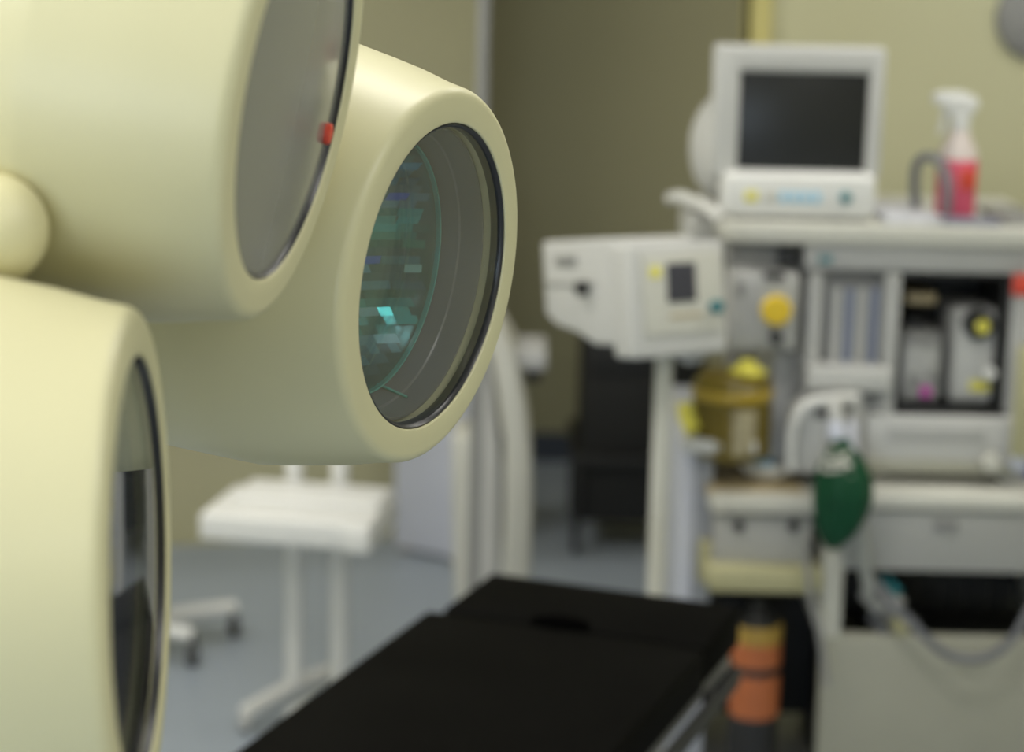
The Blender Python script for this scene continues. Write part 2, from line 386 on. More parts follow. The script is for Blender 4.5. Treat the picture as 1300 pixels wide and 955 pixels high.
# ------------------------------------------------------------------ anaesthesia machine
YM = 4.15
AM = thing('anaesthesia_machine', 'big off-white anaesthesia machine with drawers, black recesses and a wide top shelf', 'medical machine', (at(1100, 600, YM).x, YM+.2, 0))
YB = YM+.48
SH = at(1100, 284, YM).z                                    # top of the shelf
XL, XR = at(915, 290, YM).x, at(1345, 290, YM).x
WS = at(1200, 628, YM-.10).z                                # top of the work surface
# shelf with its raised lip and side rail
obj('top_shelf', box(NB(), (XL, YM-.02, SH-.042), (XR, YB, SH), .008, 3), M['ivory'], AM)
hl = NB(); p = [at(852, 252, YM+.30), at(868, 251, YM+.22), at(905, 268, YM+.05), at(914, 280, YM+.02)]
tube(hl, p, .013, 14); obj('side_handle', hl, M['bwhite'], AM)
obj('side_bracket', box(NB(), (at(872, 270, YM+.25).x, YM+.16, SH-.085), (XL+.03, YM+.44, SH-.012), .006), M['white'], AM)
def P(name, x0, y0, x1, y1, m, yf=YM, yb=None, b=.004, par=AM, **k):
    bm = bpx(NB(), x0, y0, x1, y1, yf, yf+.02 if yb is None else yb, b); return obj(name, bm, M[m] if isinstance(m, str) else m, par, **k)
P('header_panel', 1022, 310, 1345, 346, 'grey', YM, YM+.40)
P('header_badge', 1040, 325, 1056, 334, 'teal', YM-.004, YM+.001, .001)
P('back_panel', 925, 305, 1345, 640, 'mgrey', YM+.34, YM+.42)
P('left_alcove', 925, 311, 1021, 342, 'mgrey', YM+.05, YM+.34)
P('dark_module', 990, 315, 1018, 338, 'dark', YM+.02, YM+.06)
P('left_post', 1021, 346, 1040, 602, 'grey', YM, YM+.34)
P('flowmeter_housing', 1040, 347, 1136, 470, 'grey', YM+.06, YM+.34)
P('flowmeter_sill', 1024, 468, 1132, 497, 'white', YM-.035, YM+.34, .006)
fp = P('flowmeter_panel', 1044, 352, 1128, 466, 'mgrey', YM+.045, YM+.062)
for x in (1058, 1074, 1090, 1106, 1121):
    a, c = at(x, 366, YM+.03), at(x, 462, YM+.03)
    obj('flow_tube', cyl(NB(), c, Vector((c.x, c.y, a.z)), .010 if x in (1058, 1090, 1121) else .006, 14), M['white'] if x in (1058, 1090, 1121) else M['tubeblue'], AM)
P('middle_post', 1120, 347, 1140, 530, 'grey', YM-.005, YM+.34)
P('right_post', 1277, 346, 1345, 640, 'grey', YM, YM+.34)
P('vaporizer_bay', 1138, 350, 1279, 528, 'black', YM+.25, YM+.33)
P('bay_floor', 1132, 520, 1282, 530, 'dark', YM, YM+.25)
P('bay_ceiling', 1138, 348, 1279, 353, 'dark', YM+.005, YM+.25)
P('bay_wall', 1270, 353, 1277, 521, 'black', YM+.005, YM+.25)
P('selector_disc', 1150, 373, 1190, 387, 'tan', YM+.10, YM+.24, .006)
P('control_panel', 1098, 530, 1288, 592, 'white', YM-.02, YM+.34, .006)
P('control_strip', 1128, 543, 1250, 562, 'grey', YM-.024, YM-.018, .001)
P('lower_sill', 1098, 586, 1290, 603, 'beige', YM-.03, YM+.34)
P('inner_back', 1040, 496, 1130, 610, 'white', YM+.02, YM+.34)
P('inner_socket', 1098, 500, 1112, 515, 'mgrey', YM+.012, YM+.022, .001)
for x, c in ((1256, 'ivory'), (1290, 'bluegrey')):
    a = at(x, 585, YM-.03); obj('control_knob', cyl(NB(), a, a+Vector((0, -.03, 0)), .018, 24, .004), M[c], AM)
a = at(1284, 600, YM-.05); obj('hose_port', cyl(NB(), a+Vector((.03, 0, 0)), a+Vector((.06, -.02, 0)), .014, 20, .003), M['dblue'], AM)
# work surface, drawer, lower housing
WX0 = at(1060, 640, YM-.10).x
obj('work_surface', box(NB(), (WX0, YM-.10, WS-.036), (XR, YM+.36, WS), .010, 3), M['ivory'], AM)
dr = P('drawer', 1068, 650, 1345, 727, 'drawer', YM-.08, YM+.34, .006)
P('drawer_handle', 1188, 664, 1216, 674, 'mgrey', YM-.095, YM-.079, .003, par=dr)
P('lower_post', 1042, 700, 1070, 812, 'ivory', YM-.08, YM+.34, .008)
P('lower_bay', 1070, 728, 1345, 808, 'black', YM+.22, YM+.34)
P('bay_side', 1335, 728, 1360, 808, 'grey', YM-.07, YM+.34)
for k in range(5): P('bay_grille', 1150+k*30, 733, 1153+k*30, 800, 'dark', YM+.205, YM+.222, .001)
XB0, XB1 = at(1042, 830, YM-.08).x, at(1345, 830, YM-.08).x; ZB = at(1180, 808, YM-.08).z
obj('lower_housing', box(NB(), (XB0, YM-.08, .17), (XB1, YM-.05, ZB), .012, 3), M['beige'], AM)
obj('bay_bottom', box(NB(), (XB0+.02, YM-.05, .17), (XB1, YM+.30, ZB-.05), .004), M['black'], AM)
obj('base', box(NB(), (XB0, YM-.12, .09), (XR, YB+.02, .165), .02, 3), M['mgrey'], AM)
obj('side_base', box(NB(), (XL-.10, YM+.12, .09), (XB0+.01, YB+.02, .165), .02, 3), M['mgrey'], AM)
for x, y in ((XB0+.05, YM-.06), (XR-.05, YM-.06), (XL-.03, YB-.05), (XR-.05, YB-.05)):
    if 1:
        c = Vector((x+.02, y, .045)); obj('castor', cyl(NB(), c-Vector((.014, 0, 0)), c+Vector((.014, 0, 0)), .044, 20, .004), M['dark'], AM)
# left-hand side stack
XS0 = at(870, 650, YM).x
bm = NB(); zt, zb = at(880, 553, YM).z, at(880, 905, YM).z; xs = [at(862, 600, YM).x, at(906, 600, YM).x]
box(bm, (xs[0], YM-.01, .165), (xs[1], YB, zt), .006); obj('side_panel', bm, M['bluegrey'], AM)
P('side_edge', 861, 556, 878, 905, 'lav', YM-.025, YM-.008, .004)
P('regulator_housing', 930, 346, 1014, 446, 'grey', YM-.02, YM+.30, .01)
P('regulator_socket', 935, 358, 944, 376, 'mgrey', YM-.026, YM-.019, .001)
P('regulator_plate', 962, 352, 1014, 444, 'drawer', YM-.034, YM-.018, .006)
a = at(985, 393, YM-.036); obj('suction_gauge', cyl(NB(), a, a+Vector((0, -.018, 0)), .030, 32, .004), M['yellow'], AM, label='round yellow gauge face')
a = at(984, 427, YM-.036); obj('gauge_knob', cyl(NB(), a, a+Vector((0, -.025, 0)), .013, 20, .003), M['dark'], AM)
P('regulator_latch', 970, 347, 996, 355, 'dark', YM-.04, YM-.03, .001)
P('rear_column', 978, 446, 1022, 602, 'grey', YM+.05, YM+.30, .008)
P('rear_rod', 1003, 446, 1011, 590, 'mgrey', YM+.02, YM+.045, .003)
# amber absorber jar
ca = at(926, 577, YM-.02); ra = pw(51, YM); ztop = at(925, 470, YM-.02).z; h = ztop-ca.z
jar = lathe(NB(), [(0, 0), (ra*.90, 0), (ra*.94, .006), (ra*.94, h*.66), (ra, h*.68), (ra, h*.84), (ra*.95, h*.86), (ra*.86, h*.95), (ra*.6, h), (0, h)], Matrix.Translation(ca), 48)
aj = obj('absorber_jar', jar, M['amber'], AM, label='ribbed amber canister')
bm = NB()
for k in range(28):
    an = 2*math.pi*k/28; c = ca+Vector((math.cos(an)*ra*.945, math.sin(an)*ra*.945, .006)); cyl(bm, c, c+Vector((0, 0, h*.64)), .0035, 8)
for zz in (.12, .25, .38, .51): lathe(bm, [(ra*.95, h*zz), (ra*.975, h*zz+.003), (ra*.95, h*zz+.006)], Matrix.Translation(ca), 48)
obj('jar_ribs', bm, M['amber'], aj)
obj('jar_band', lathe(NB(), [(ra*.99, h*.69), (ra*1.015, h*.71), (ra*1.015, h*.80), (ra*.99, h*.82)], Matrix.Translation(ca), 48, closed=True), M['amber_l'], aj)
bm = NB()
for k in range(9):
    an = R(-90+16-k*4.5+5); pass
def wrap(bm, a0, a1, z0, z1, r0, r1, n=8):
    fr = []; 
    for k in range(n+1):
        an = R(a0+(a1-a0)*k/n); fr.append([ca+Vector((math.cos(an)*r_, math.sin(an)*r_, z_)) for (r_, z_) in ((r0, z0), (r1, z0), (r1, z1), (r0, z1))])
    V = [[bm.verts.new(q) for q in f_] for f_ in fr]
    for a_, b_ in zip(V, V[1:]):
        for j in range(4): bm.faces.new((a_[j], a_[(j+1) % 4], b_[(j+1) % 4], b_[j]))
    bm.faces.new(V[0]); bm.faces.new(V[-1][::-1]); return bm
obj('jar_window', wrap(NB(), -93, -57, h*.10, h*.62, ra*.94, ra*1.0), M['granule'], aj, label='pale granule window')
bm = NB(); c = ca+Vector((pw(18, YM), -.01, h-.004)); lathe(bm, [(0, 0), (.036, 0), (.038, .006), (.030, .012), (.020, .016), (.018, .024), (.012, .028), (0, .029)], Matrix.Translation(c), 28); obj('jar_knob', bm, M['lyellow'], aj, label='lemon yellow lid knob')
bm = NB(); tube(bm, [at(872, 512, YM-.02), at(874, 530, YM-.03), at(884, 548, YM-.05)], .019, 14); obj('yellow_elbow', bm, M['lyellow'], AM, label='bright yellow elbow fitting')
P('jar_shelf', 868, 560, 962, 578, 'white', YM-.09, YM+.3, .006)
# little side table, silver drawer unit and yellow tray
P('side_shelf', 902, 632, 1042, 654, 'ivory', YM-.10, YM+.30, .008)
P('shelf_strip', 898, 622, 1022, 633, 'tan', YM-.06, YM+.28, .004)
sd = P('side_drawer', 906, 655, 1030, 718, 'grey', YM-.07, YM+.28, .006)
for x in (938, 1007): 
    a = at(x, 667, YM-.07); obj('drawer_catch', cyl(NB(), a, a+Vector((0, -.012, 0)), .011, 16, .002), M['dark'], sd)
P('yellow_tray', 898, 722, 1046, 755, 'pyellow', YM-.11, YM+.25, .012, label='pale yellow tray under the side drawer')
P('yellow_tray_lip', 888, 690, 904, 742, 'pyellow', YM-.05, YM+.20, .006)
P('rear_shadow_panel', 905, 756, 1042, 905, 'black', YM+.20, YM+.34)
# breathing system plate beside the bag
bm = NB()
def cvx(u, v, t): q = at(u, v, YM-.03); return Vector((q.x, YM-.03+t, q.z))
prism(bm, [(1000, 600), (1000, 540), (1008, 518), (1026, 503), (1060, 498), (1094, 500), (1096, 600)], 0, .20, cvx); bmesh.ops.recalc_face_normals(bm, faces=bm.faces); bev(bm, .006)
obj('breathing_block', bm, M['white'], AM)
bm = NB(); tube(bm, [at(1004, 596, YM-.05), at(1006, 545, YM-.06), at(1024, 514, YM-.06), at(1060, 506, YM-.06), at(1088, 505, YM-.05)], .010, 12); obj('block_pipe', bm, M['bwhite'], AM)
P('block_port', 1036, 520, 1050, 532, 'dark', YM-.035, YM-.028, .002)
P('block_dial', 1062, 512, 1084, 530, 'mgrey', YM-.045, YM-.028, .004)
a = at(1072, 552, YM-.03); obj('bag_mount', cyl(NB(), a+Vector((0, -.02, .03)), a+Vector((0, -.05, -.03)), .022, 20, .003), M['lav'], AM)
P('red_tag', 1286, 349, 1318, 376, 'red', YM-.012, YM+.001, .004, label='red plate on the right-hand post')
# things on and around the machine ------------------------------------------------
# monitor
MY = YM+.04
def mz(px, py): return at(px, py, MY).z
mx0, mx1 = at(905, 160, MY).x, at(1121, 160, MY).x
z0 = SH+.001; ztm = mz(1010, 59)
MN = thing('patient_monitor', 'bulky off-white patient monitor with a dark blank screen on the machine top shelf', 'monitor', ((mx0+mx1)/2, MY+.2, SH))
zl = mz(1010, 226)
def mbox(name, x0, x1, z0_, z1, yf, yb, m, par=MN, b=.006, seg=3, **k):
    return obj(name, box(NB(), (x0, yf, z0_), (x1, yb, z1), b, seg), M[m], par, **k)
sx0, sx1, sz0, sz1 = at(941, 150, MY).x, at(1099, 150, MY).x, mz(1015, 214), mz(1020, 95)
# bezel as a real frame round the recessed screen
bm = NB()
box(bm, (mx0, MY, zl), (sx0-.004, MY+.07, ztm), .010, 3); box(bm, (sx1+.004, MY, zl), (mx1, MY+.07, ztm), .010, 3)
box(bm, (sx0-.02, MY, sz1+.004), (sx1+.02, MY+.07, ztm), .010, 3); box(bm, (sx0-.02, MY, zl), (sx1+.02, MY+.07, sz0-.004), .010, 3)
obj('bezel', bm, M['white'], MN)
mbox('screen', sx0-.006, sx1+.006, sz0-.006, sz1+.006, MY+.012, MY+.03, 'screen', b=.002)
# tapering tube housing behind
bm = NB()
def mhouse():
    secs = [(MY+.069, mx0+.006, mx1-.006, zl+.01, ztm-.006), (MY+.14, mx0+.012, mx1-.012, zl+.01, ztm-.02), (MY+.26, mx0+.02, mx1-.03, zl-.01, ztm-.09), (MY+.36, mx0+.05, mx1-.07, zl, ztm-.15)]
    rings = []
    for (y, a, b_, c, d) in secs:
        rr = .025; ring = []
        for (cx_, cz_, a0) in ((b_-rr, d-rr, 0), (a+rr, d-rr, 90), (a+rr, c+rr, 180), (b_-rr, c+rr, 270)):
            for k in range(4): an = R(a0+30*k); ring.append(bm.verts.new((cx_+rr*math.cos(an), y, cz_+rr*math.sin(an))))
        rings.append(ring)
    for a, b_ in zip(rings, rings[1:]):
        for k in range(16): bm.faces.new((a[k], a[(k+1) % 16], b_[(k+1) % 16], b_[k]))
    bm.faces.new(rings[0]); bm.faces.new(rings[-1])
mhouse(); obj('rear_housing', bm, M['white'], MN)
# bulge on the left-hand side
bm = NB(); bmesh.ops.create_uvsphere(bm, u_segments=24, v_segments=16, radius=1, matrix=Matrix.Translation((mx0+.050, MY+.20, mz(890, 200))) @ Matrix.Diagonal((.078, .17, .115, 1)))
obj('side_bulge', bm, M['white'], MN)
fx0, fx1 = at(917, 245, MY-.02).x, at(1112, 245, MY-.02).x
mbox('control_bar', fx0, fx1, z0+.006, zl+.010, MY-.03, MY+.06, 'bwhite', b=.012)
mbox('foot', fx0+.02, fx1-.02, z0, z0+.012, MY-.02, MY+.30, 'mgrey')
zc = (z0+zl)/2+.006
for (xa, xb, m_) in ((946, 962, 'lyellow'), (972, 986, 'ivory'), (990, 1000, 'blue'), (1004, 1014, 'blue'), (1018, 1028, 'blue'), (1032, 1042, 'blue')):
    mbox('button', at(xa, 242, MY-.03).x, at(xb, 242, MY-.03).x, zc-.010, zc+.010, MY-.0345, MY-.029, m_, b=.002)
a = at(1073, 250, MY-.03); obj('selector_knob', cyl(NB(), a, a+Vector((0, -.018, 0)), .011, 20, .003), M['teal'], MN)
# spray bottle
SBY = YM+.10; sc = at(1212, 262, SBY); sc.z = SH
SB = thing('spray_bottle', 'clear trigger spray bottle half full of pink liquid on the top shelf', 'spray bottle', sc)
zt = at(1212, 118, SBY).z-SH; rb = pw(25, SBY)
def lev(py): return at(1212, py, SBY).z-SH
obj('bottle', lathe(NB(), [(0, .001), (rb*.93, .001), (rb, .008), (rb, lev(205)), (rb*.95, lev(192)), (rb*.55, lev(172)), (rb*.42, lev(160)), (0, lev(160))], Matrix.Translation(sc), 32), M['frost'], SB)
obj('pink_liquid', lathe(NB(), [(rb*.94, .004), (rb*1.012, .010), (rb*1.012, lev(203)), (rb*.98, lev(201))], Matrix.Translation(sc), 32, closed=True), M['pinkliq'], SB)
obj('bottle_label', box(NB(), sc+Vector((-rb*.1, -rb*1.04, lev(238))), sc+Vector((rb*.75, -rb*.80, lev(212))), .002), M['red'], SB)
obj('neck_collar', cyl(NB(), sc+Vector((0, 0, lev(166))), sc+Vector((0, 0, lev(146))), rb*.50, 24, .003), M['bwhite'], SB)
bm = NB()
def sv(u, v, t): q = at(u, v, SBY); return Vector((q.x, SBY+t, q.z))
prism(bm, [(1184, 120), (1192, 116), (1222, 116), (1240, 124), (1242, 134), (1232, 148), (1204, 148), (1202, 136), (1184, 131)], -.014, .014, sv); bmesh.ops.recalc_face_normals(bm, faces=bm.faces); bev(bm, .004)
obj('spray_head', bm, M['bwhite'], SB)
bm = NB(); tube(bm, [sv(1204, 134, 0), sv(1198, 146, 0), sv(1197, 160, 0), sv(1192, 170, 0)], .006, 10); obj('trigger', bm, M['bwhite'], SB)
# papers and folder
def sheet(name, x0, x1, y0, y1, z, th, ang, m_, label, cat, grp=None):
    c = Vector(((x0+x1)/2, (y0+y1)/2, 0)); mt = Matrix.Translation(c) @ Matrix.Rotation(R(ang), 4, 'Z')
    bm = box(NB(), (x0-c.x, y0-c.y, z), (x1-c.x, y1-c.y, z+th), .003, 2, mt)
    o = obj(name, bm, M[m_]); tag(o, label, cat, grp); return o
px = lambda x: at(x, 275, YM+.1).x
sheet('paper_stack', px(1108), px(1180), YM+.0, YM+.22, SH+.0005, .016, 6, 'paper', 'stack of white papers on the shelf right of the monitor', 'papers')
sheet('folder', px(1184), px(1258), YM+.0, YM+.055, SH+.0005, .011, -2, 'paper_b', 'dark blue-grey folder on the shelf in front of the spray bottle', 'folder')
sheet('instrument_tray', px(1262), px(1318), YM+.02, YM+.24, SH+.0005, .012, 3, 'mgrey', 'flat grey tray at the right end of the top shelf', 'tray')
bm = NB(); pts = [at(1163, 262, YM+.06), at(1161, 238, YM+.06), at(1164, 208, YM+.06), at(1180, 199, YM+.05), at(1197, 212, YM+.03), at(1203, 240, YM-.0), at(1204, 262, YM-.02)]
pts[0].z = SH+.026; pts[-1].z = SH+.022; pts[-1].y = YM-.005
tube(bm, pts, .0095, 12); tag(obj('rubber_tube', bm, M['cuff']), 'short dark grey rubber tube arched over the papers on the shelf', 'tube')
# vaporizers
def vaporizer(x0, x1, y0, y1, label, marks, dial):
    yf = YM+.05; c = at((x0+x1)/2, y1, yf)
    c.z = at(1200, 520, YM).z+.001
    t = thing('vaporizer', label, 'vaporizer', c+Vector((0, .09, 0)), 'vaporizers in the black bay')
    X0, X1 = at(x0, 480, yf).x, at(x1, 480, yf).x; zt_ = at((x0+x1)/2, y0, yf).z
    obj('body', box(NB(), (X0, yf, c.z), (X1, yf+.15, zt_), .016, 4), M['grey'] if dial else M['mgrey'], t)
    obj('face_plate', box(NB(), (X0+.008, yf-.006, c.z+.012), (X1-.008, yf+.01, zt_-.03), .004), M['white'] if dial else M['grey'], t)
    for (mx, my, w, h_, mm) in marks:
        q = at(mx, my, yf-.006); obj('colour_mark', box(NB(), (q.x-w/2, yf-.012, q.z-h_/2), (q.x+w/2, yf-.004, q.z+h_/2), .003), M[mm], t)
    if dial:
        q = at(1240, 410, yf-.006); d = obj('dial', cyl(NB(), q, q+Vector((0, -.03, 0)), .030, 28, .004), M['dark'], t)
        obj('dial_cap', cyl(NB(), q+Vector((.005, -.028, -.002)), q+Vector((.005, -.036, -.002)), .014, 20, .002), M['lyellow'], d)
        q = at(1252, 470, yf-.006); obj('fill_spout', cyl(NB(), q, q+Vector((0, -.04, .0)), .013, 16, .003), M['bwhite'], t)
    else:
        for (mx, my) in ((1160, 482), (1150, 500), (1184, 478)):
            q = at(mx, my, yf-.006); obj('fitting', cyl(NB(), q, q+Vector((0, -.02, 0)), .010, 16, .002), M['mgrey'], t)
        q = at(1168, 420, yf); obj('top_cap', cyl(NB(), Vector((q.x, yf+.07, zt_-.002)), Vector((q.x, yf+.07, zt_+.02)), .03, 24, .004), M['dark'], t)
vaporizer(1141, 1196, 421, 520, 'shorter grey vaporizer with a magenta mark in the black bay', [(1175, 497, .022, .022, 'magenta')], False)
vaporizer(1205, 1264, 392, 520, 'taller pale vaporizer with a black dial and yellow marks in the bay', [(1243, 490, .040, .022, 'lyellow')], True)
# breathing bag: pleated green rubber
bt, bb = at(1063, 556, YM-.20), at(1060, 697, YM-.20)
BG = thing('breathing_bag', 'green rubber breathing bag hanging in front of the machine work surface', 'breathing bag', bb)
H = bt.z-bb.z; bm = NB()
prof = [(0, .0), (.009, .008), (.017, .04), (.027, .10), (.037, .19), (.044, .29), (.0485, .40), (.050, .50), (.0485, .61), (.043, .72), (.032, .83), (.020, .92), (.013, 1.0), (0, 1.0)]
rings = []; NN = 56
for (r_, t_) in prof:
    if r_ == 0: rings.append([bm.verts.new((bb.x+.0, bb.y, bb.z+H*t_))]); continue
    ring = []
    for k in range(NN):
        an = 2*math.pi*k/NN; rr = 1.14*r_*(1+.07*math.cos(7*an+.5)*min(1, 2.2*t_*(1.15-t_))); ring.append(bm.verts.new((bb.x+rr*math.cos(an)+.012*math.sin(t_*3)-.004, bb.y+rr*math.sin(an)*.85, bb.z+H*t_)))
    rings.append(ring)
for a, b_ in zip(rings, rings[1:]):
    for k in range(NN):
        k2 = (k+1) % NN
        if len(a) == 1: bm.faces.new((a[0], b_[k], b_[k2]))
        elif len(b_) == 1: bm.faces.new((a[k2], a[k], b_[0]))
        else: bm.faces.new((a[k], b_[k], b_[k2], a[k2]))
obj('bag', bm, M['green'], BG, ang=60)
tipx = bt.x+.012*math.sin(3)-.004
obj('bag_neck', cyl(NB(), (tipx, bt.y, bt.z-.004), (tipx, bt.y+.01, bt.z+.03), .017, 20, .003), M['lav'], BG)
bm = NB(); lathe(bm, [(.018, .0), (.0195, .003), (.018, .006)], Matrix.Translation((tipx, bt.y, bt.z-.02)), 24, closed=True)
for k in range(4): tube(bm, [(tipx+.024*math.cos(k*1.7), bt.y-.022, bt.z-.02-.012*k), (tipx+.03*math.sin(k*2.1), bt.y-.036, bt.z-.035-.010*k), (tipx-.03*math.cos(k), bt.y-.036, bt.z-.03-.012*k)], .004, 8)
obj('white_netting', bm, M['ivory'], BG, label='loose white cord round the bag top')
bm = NB(); tube(bm, [(tipx, bt.y+.012, bt.z+.028), (tipx, bt.y+.03, bt.z+.05), at(1072, 548, YM-.05)], .013, 12); obj('bag_pipe', bm, M['white'], BG)
# hoses and cables
bm = NB(); tube(bm, [at(1094, 600, YM-.12), at(1092, 650, YM-.14), at(1096, 700, YM-.14), at(1100, 730, YM-.12), at(1104, 752, YM-.10)], .012, 14, sub=12, ribs=.12)
tag(obj('breathing_hose', bm, M['hose']), 'pale ribbed hose hanging down past the right side of the green bag', 'hose')
bm = NB(); tube(bm, [at(1112, 740, YM-.09), at(1130, 765, YM-.13), at(1165, 800, YM-.15), at(1205, 832, YM-.16), at(1250, 835, YM-.16), at(1285, 812, YM-.15), at(1310, 770, YM-.12)], .009, 12, sub=10)
tag(obj('sagging_cable', bm, M['cuff']), 'dark grey cable sagging across the lower front of the machine', 'cable')
bm = NB(); tube(bm, [at(1022, 690, YM-.16), at(1030, 760, YM-.17), at(1042, 810, YM-.17), at(1050, 870, YM-.17)], .007, 10, sub=10)
tag(obj('hanging_cable', bm, M['mgrey']), 'thin grey cable hanging beside the orange-striped cylinder', 'cable')
CN = thing('connector_cluster', 'bundle of small grey and yellow connectors hanging in the lower black opening', 'connectors', at(1125, 790, YM-.05))
for (x, y, m_, r_) in ((1108, 762, 'grey', .016), (1122, 772, 'mgrey', .013), (1134, 756, 'grey', .012), (1140, 793, 'pyellow', .017), (1131, 742, 'teal', .010), (1152, 786, 'cuff', .014), (1116, 792, 'cuff', .013)):
    a = at(x, y, YM-.05); obj('connector', cyl(NB(), a+Vector((-.014, .02, .01)), a+Vector((.014, -.02, -.012)), r_, 16, .003), M[m_], CN)
bm = NB(); tube(bm, [at(1108, 730, YM-.02), at(1118, 760, YM-.04), at(1140, 790, YM-.03), at(1160, 800, YM+.0)], .006, 8); obj('connector_cord', bm, M['cuff'], CN)
# white dish on side shelf
dsh = at(975, 612, YM+.02); dsh.z = at(975, 621, YM+.0).z
top_strip = at(960, 622, YM-.06).z
DS = thing('white_dish', 'white dish with a pale blue cap on the small side shelf under the amber jar', 'dish', (dsh.x, YM+.04, top_strip))
obj('bowl', lathe(NB(), [(0, .0), (.030, .0), (.050, .012), (.062, .030), (.064, .036), (.058, .036), (.045, .018), (0, .012)], Matrix.Translation((dsh.x, YM+.04, top_strip+.001)), 40), M['bwhite'], DS)
obj('cap', lathe(NB(), [(0, 0), (.026, 0), (.026, .014), (.020, .022), (0, .024)], Matrix.Translation((dsh.x-.01, YM+.04, top_strip+.013)), 28), M['blue'], DS)
# orange-striped cylinder on the floor
CY = YM-.05; c0 = at(960, 820, CY); c0.z = 0; rc = pw(33, CY); ztop = at(960, 768, CY).z
GC = thing('striped_cylinder', 'gas cylinder striped yellow, orange and black standing under the yellow tray', 'gas cylinder', c0)
lv = lambda py: at(960, py, CY).z
for (za, zb, m_, nm) in ((.002, lv(905), 'dark', 'foot_band'), (lv(905), lv(852), 'orange', 'orange_band'), (lv(852), lv(841), 'dark', 'black_band'), (lv(841), lv(812), 'orange', 'orange_band'), (lv(812), lv(790), 'mustard', 'yellow_band')):
    obj(nm, cyl(NB(), (c0.x, c0.y, za), (c0.x, c0.y, zb-.0002), rc, 36, .002), M[m_], GC)
obj('neck', lathe(NB(), [(0, 0), (rc*.9, 0), (rc*.55, .02), (rc*.3, .028), (rc*.3, .045), (0, .045)], Matrix.Translation((c0.x, c0.y, lv(790))), 28), M['dark'], GC)
# yellow sheet at the right edge
YY = YM-.06
bm = bpx(NB(), 1288, 440, 1322, 582, YY, YY+.012, .004); tag(obj('yellow_bag', bm, M['pyellow']), 'pale yellow bag hanging on the right post, cut off by the picture edge', 'bag')

# ------------------------------------------------------------------ ventilator display on its own stand
VY = 3.82
vc = at(862, 372, VY); yaw, tilt = R(27), R(9)
VM = Matrix.Translation(vc) @ Matrix.Rotation(yaw, 4, 'Z') @ Matrix.Rotation(-tilt, 4, 'X')
VT = thing('ventilator_monitor', 'off-white ventilator monitor with a small grey screen on a pole beside the machine', 'medical monitor', (at(840, 600, VY+.12).x, VY+.12, 0))
sx = 1/FP*VY/math.cos(yaw)*1.02; sy = VY/FP*1.02      # metres per pixel on the face
def vb(name, x0, y0, x1, y1, d0, d1, m_, b=.005, par=VT, **k):
    return obj(name, box(NB(), ((x0-862)*sx, d0, (372-y1)*sy), ((x1-862)*sx, d1, (372-y0)*sy), b, 3, VM), M[m_], par, **k)
vb('front_case', 800, 308, 924, 452, 0, .075, 'white', .010)
vb('face_panel', 814, 322, 916, 424, -.006, .004, 'ivory', .003)
vb('small_screen', 845, 334, 882, 383, -.010, .0, 'lcd', .002)
vb('yellow_sticker', 823, 337, 837, 351, -.0085, -.004, 'lyellow', .002)
vb('button_row', 846, 399, 890, 403, -.0085, -.004, 'tan', .001)
q = VM @ Vector(((906-862)*sx, -.004, (372-392)*sy)); nrm = (VM.to_3x3() @ Vector((0, -1, 0)))
obj('blue_knob', cyl(NB(), q, q+nrm*.018, .012, 20, .003), M['teal'], VT)
bm = NB(); prism(bm, [(300, 0), (300, .28), (398, .28), (412, .24), (422, .15), (436, .09), (436, 0)], 800, 906, lambda u, v, t: VM @ Vector(((t-862)*sx, .06+v, (372-u)*sy))); bmesh.ops.recalc_face_normals(bm, faces=bm.faces); bev(bm, .008, 3)
obj('side_module', bm, M['white'], VT)
for (d0, d1, y0, y1, m_) in ((.20, .28, 320, 332, 'mgrey'), (.13, .335, 356, 357.5, 'mgrey'),):
    bm = NB(); box(bm, ((797-862)*sx, d0, (372-y1)*sy), ((801-862)*sx, d1, (372-y0)*sy), .001, 2, VM); obj('vent_slot', bm, M[m_], VT)
q = VM @ Vector(((799-862)*sx, .165, (372-362)*sy)); nl = (VM.to_3x3() @ Vector((-1, 0, 0))); obj('side_knob', cyl(NB(), q, q+nl*.02, .014, 20, .003), M['dark'], VT)
bm = NB(); bmesh.ops.create_uvsphere(bm, u_segments=24, v_segments=12, radius=1, matrix=VM @ Matrix.Translation(((900-862)*sx, .07, (372-452)*sy)) @ Matrix.Diagonal((.03, .03, .022, 1))); obj('underside_boss', bm, M['grey'], VT)
pt, pb2 = at(843, 452, VY+.10), at(833, 745, VY+.10); pxm = (pt.x+pb2.x)/2
obj('pole', cyl(NB(), (pxm, VY+.10, .09), (pxm, VY+.10, pt.z+.02), .017, 24), M['ivory'], VT)
for k in range(5):
    an = R(90+72*k+20); e = Vector((pxm+.19*math.cos(an), VY+.10+.15*math.sin(an), .075))
    bm = NB(); tube(bm, [(pxm, VY+.10, .11), e], .016, 12); lg = obj('leg', bm, M['white'], VT)
    obj('castor', cyl(NB(), e+Vector((-.01, 0, -.045)), e+Vector((.01, 0, -.045)), .029, 18, .003), M['dark'], lg)

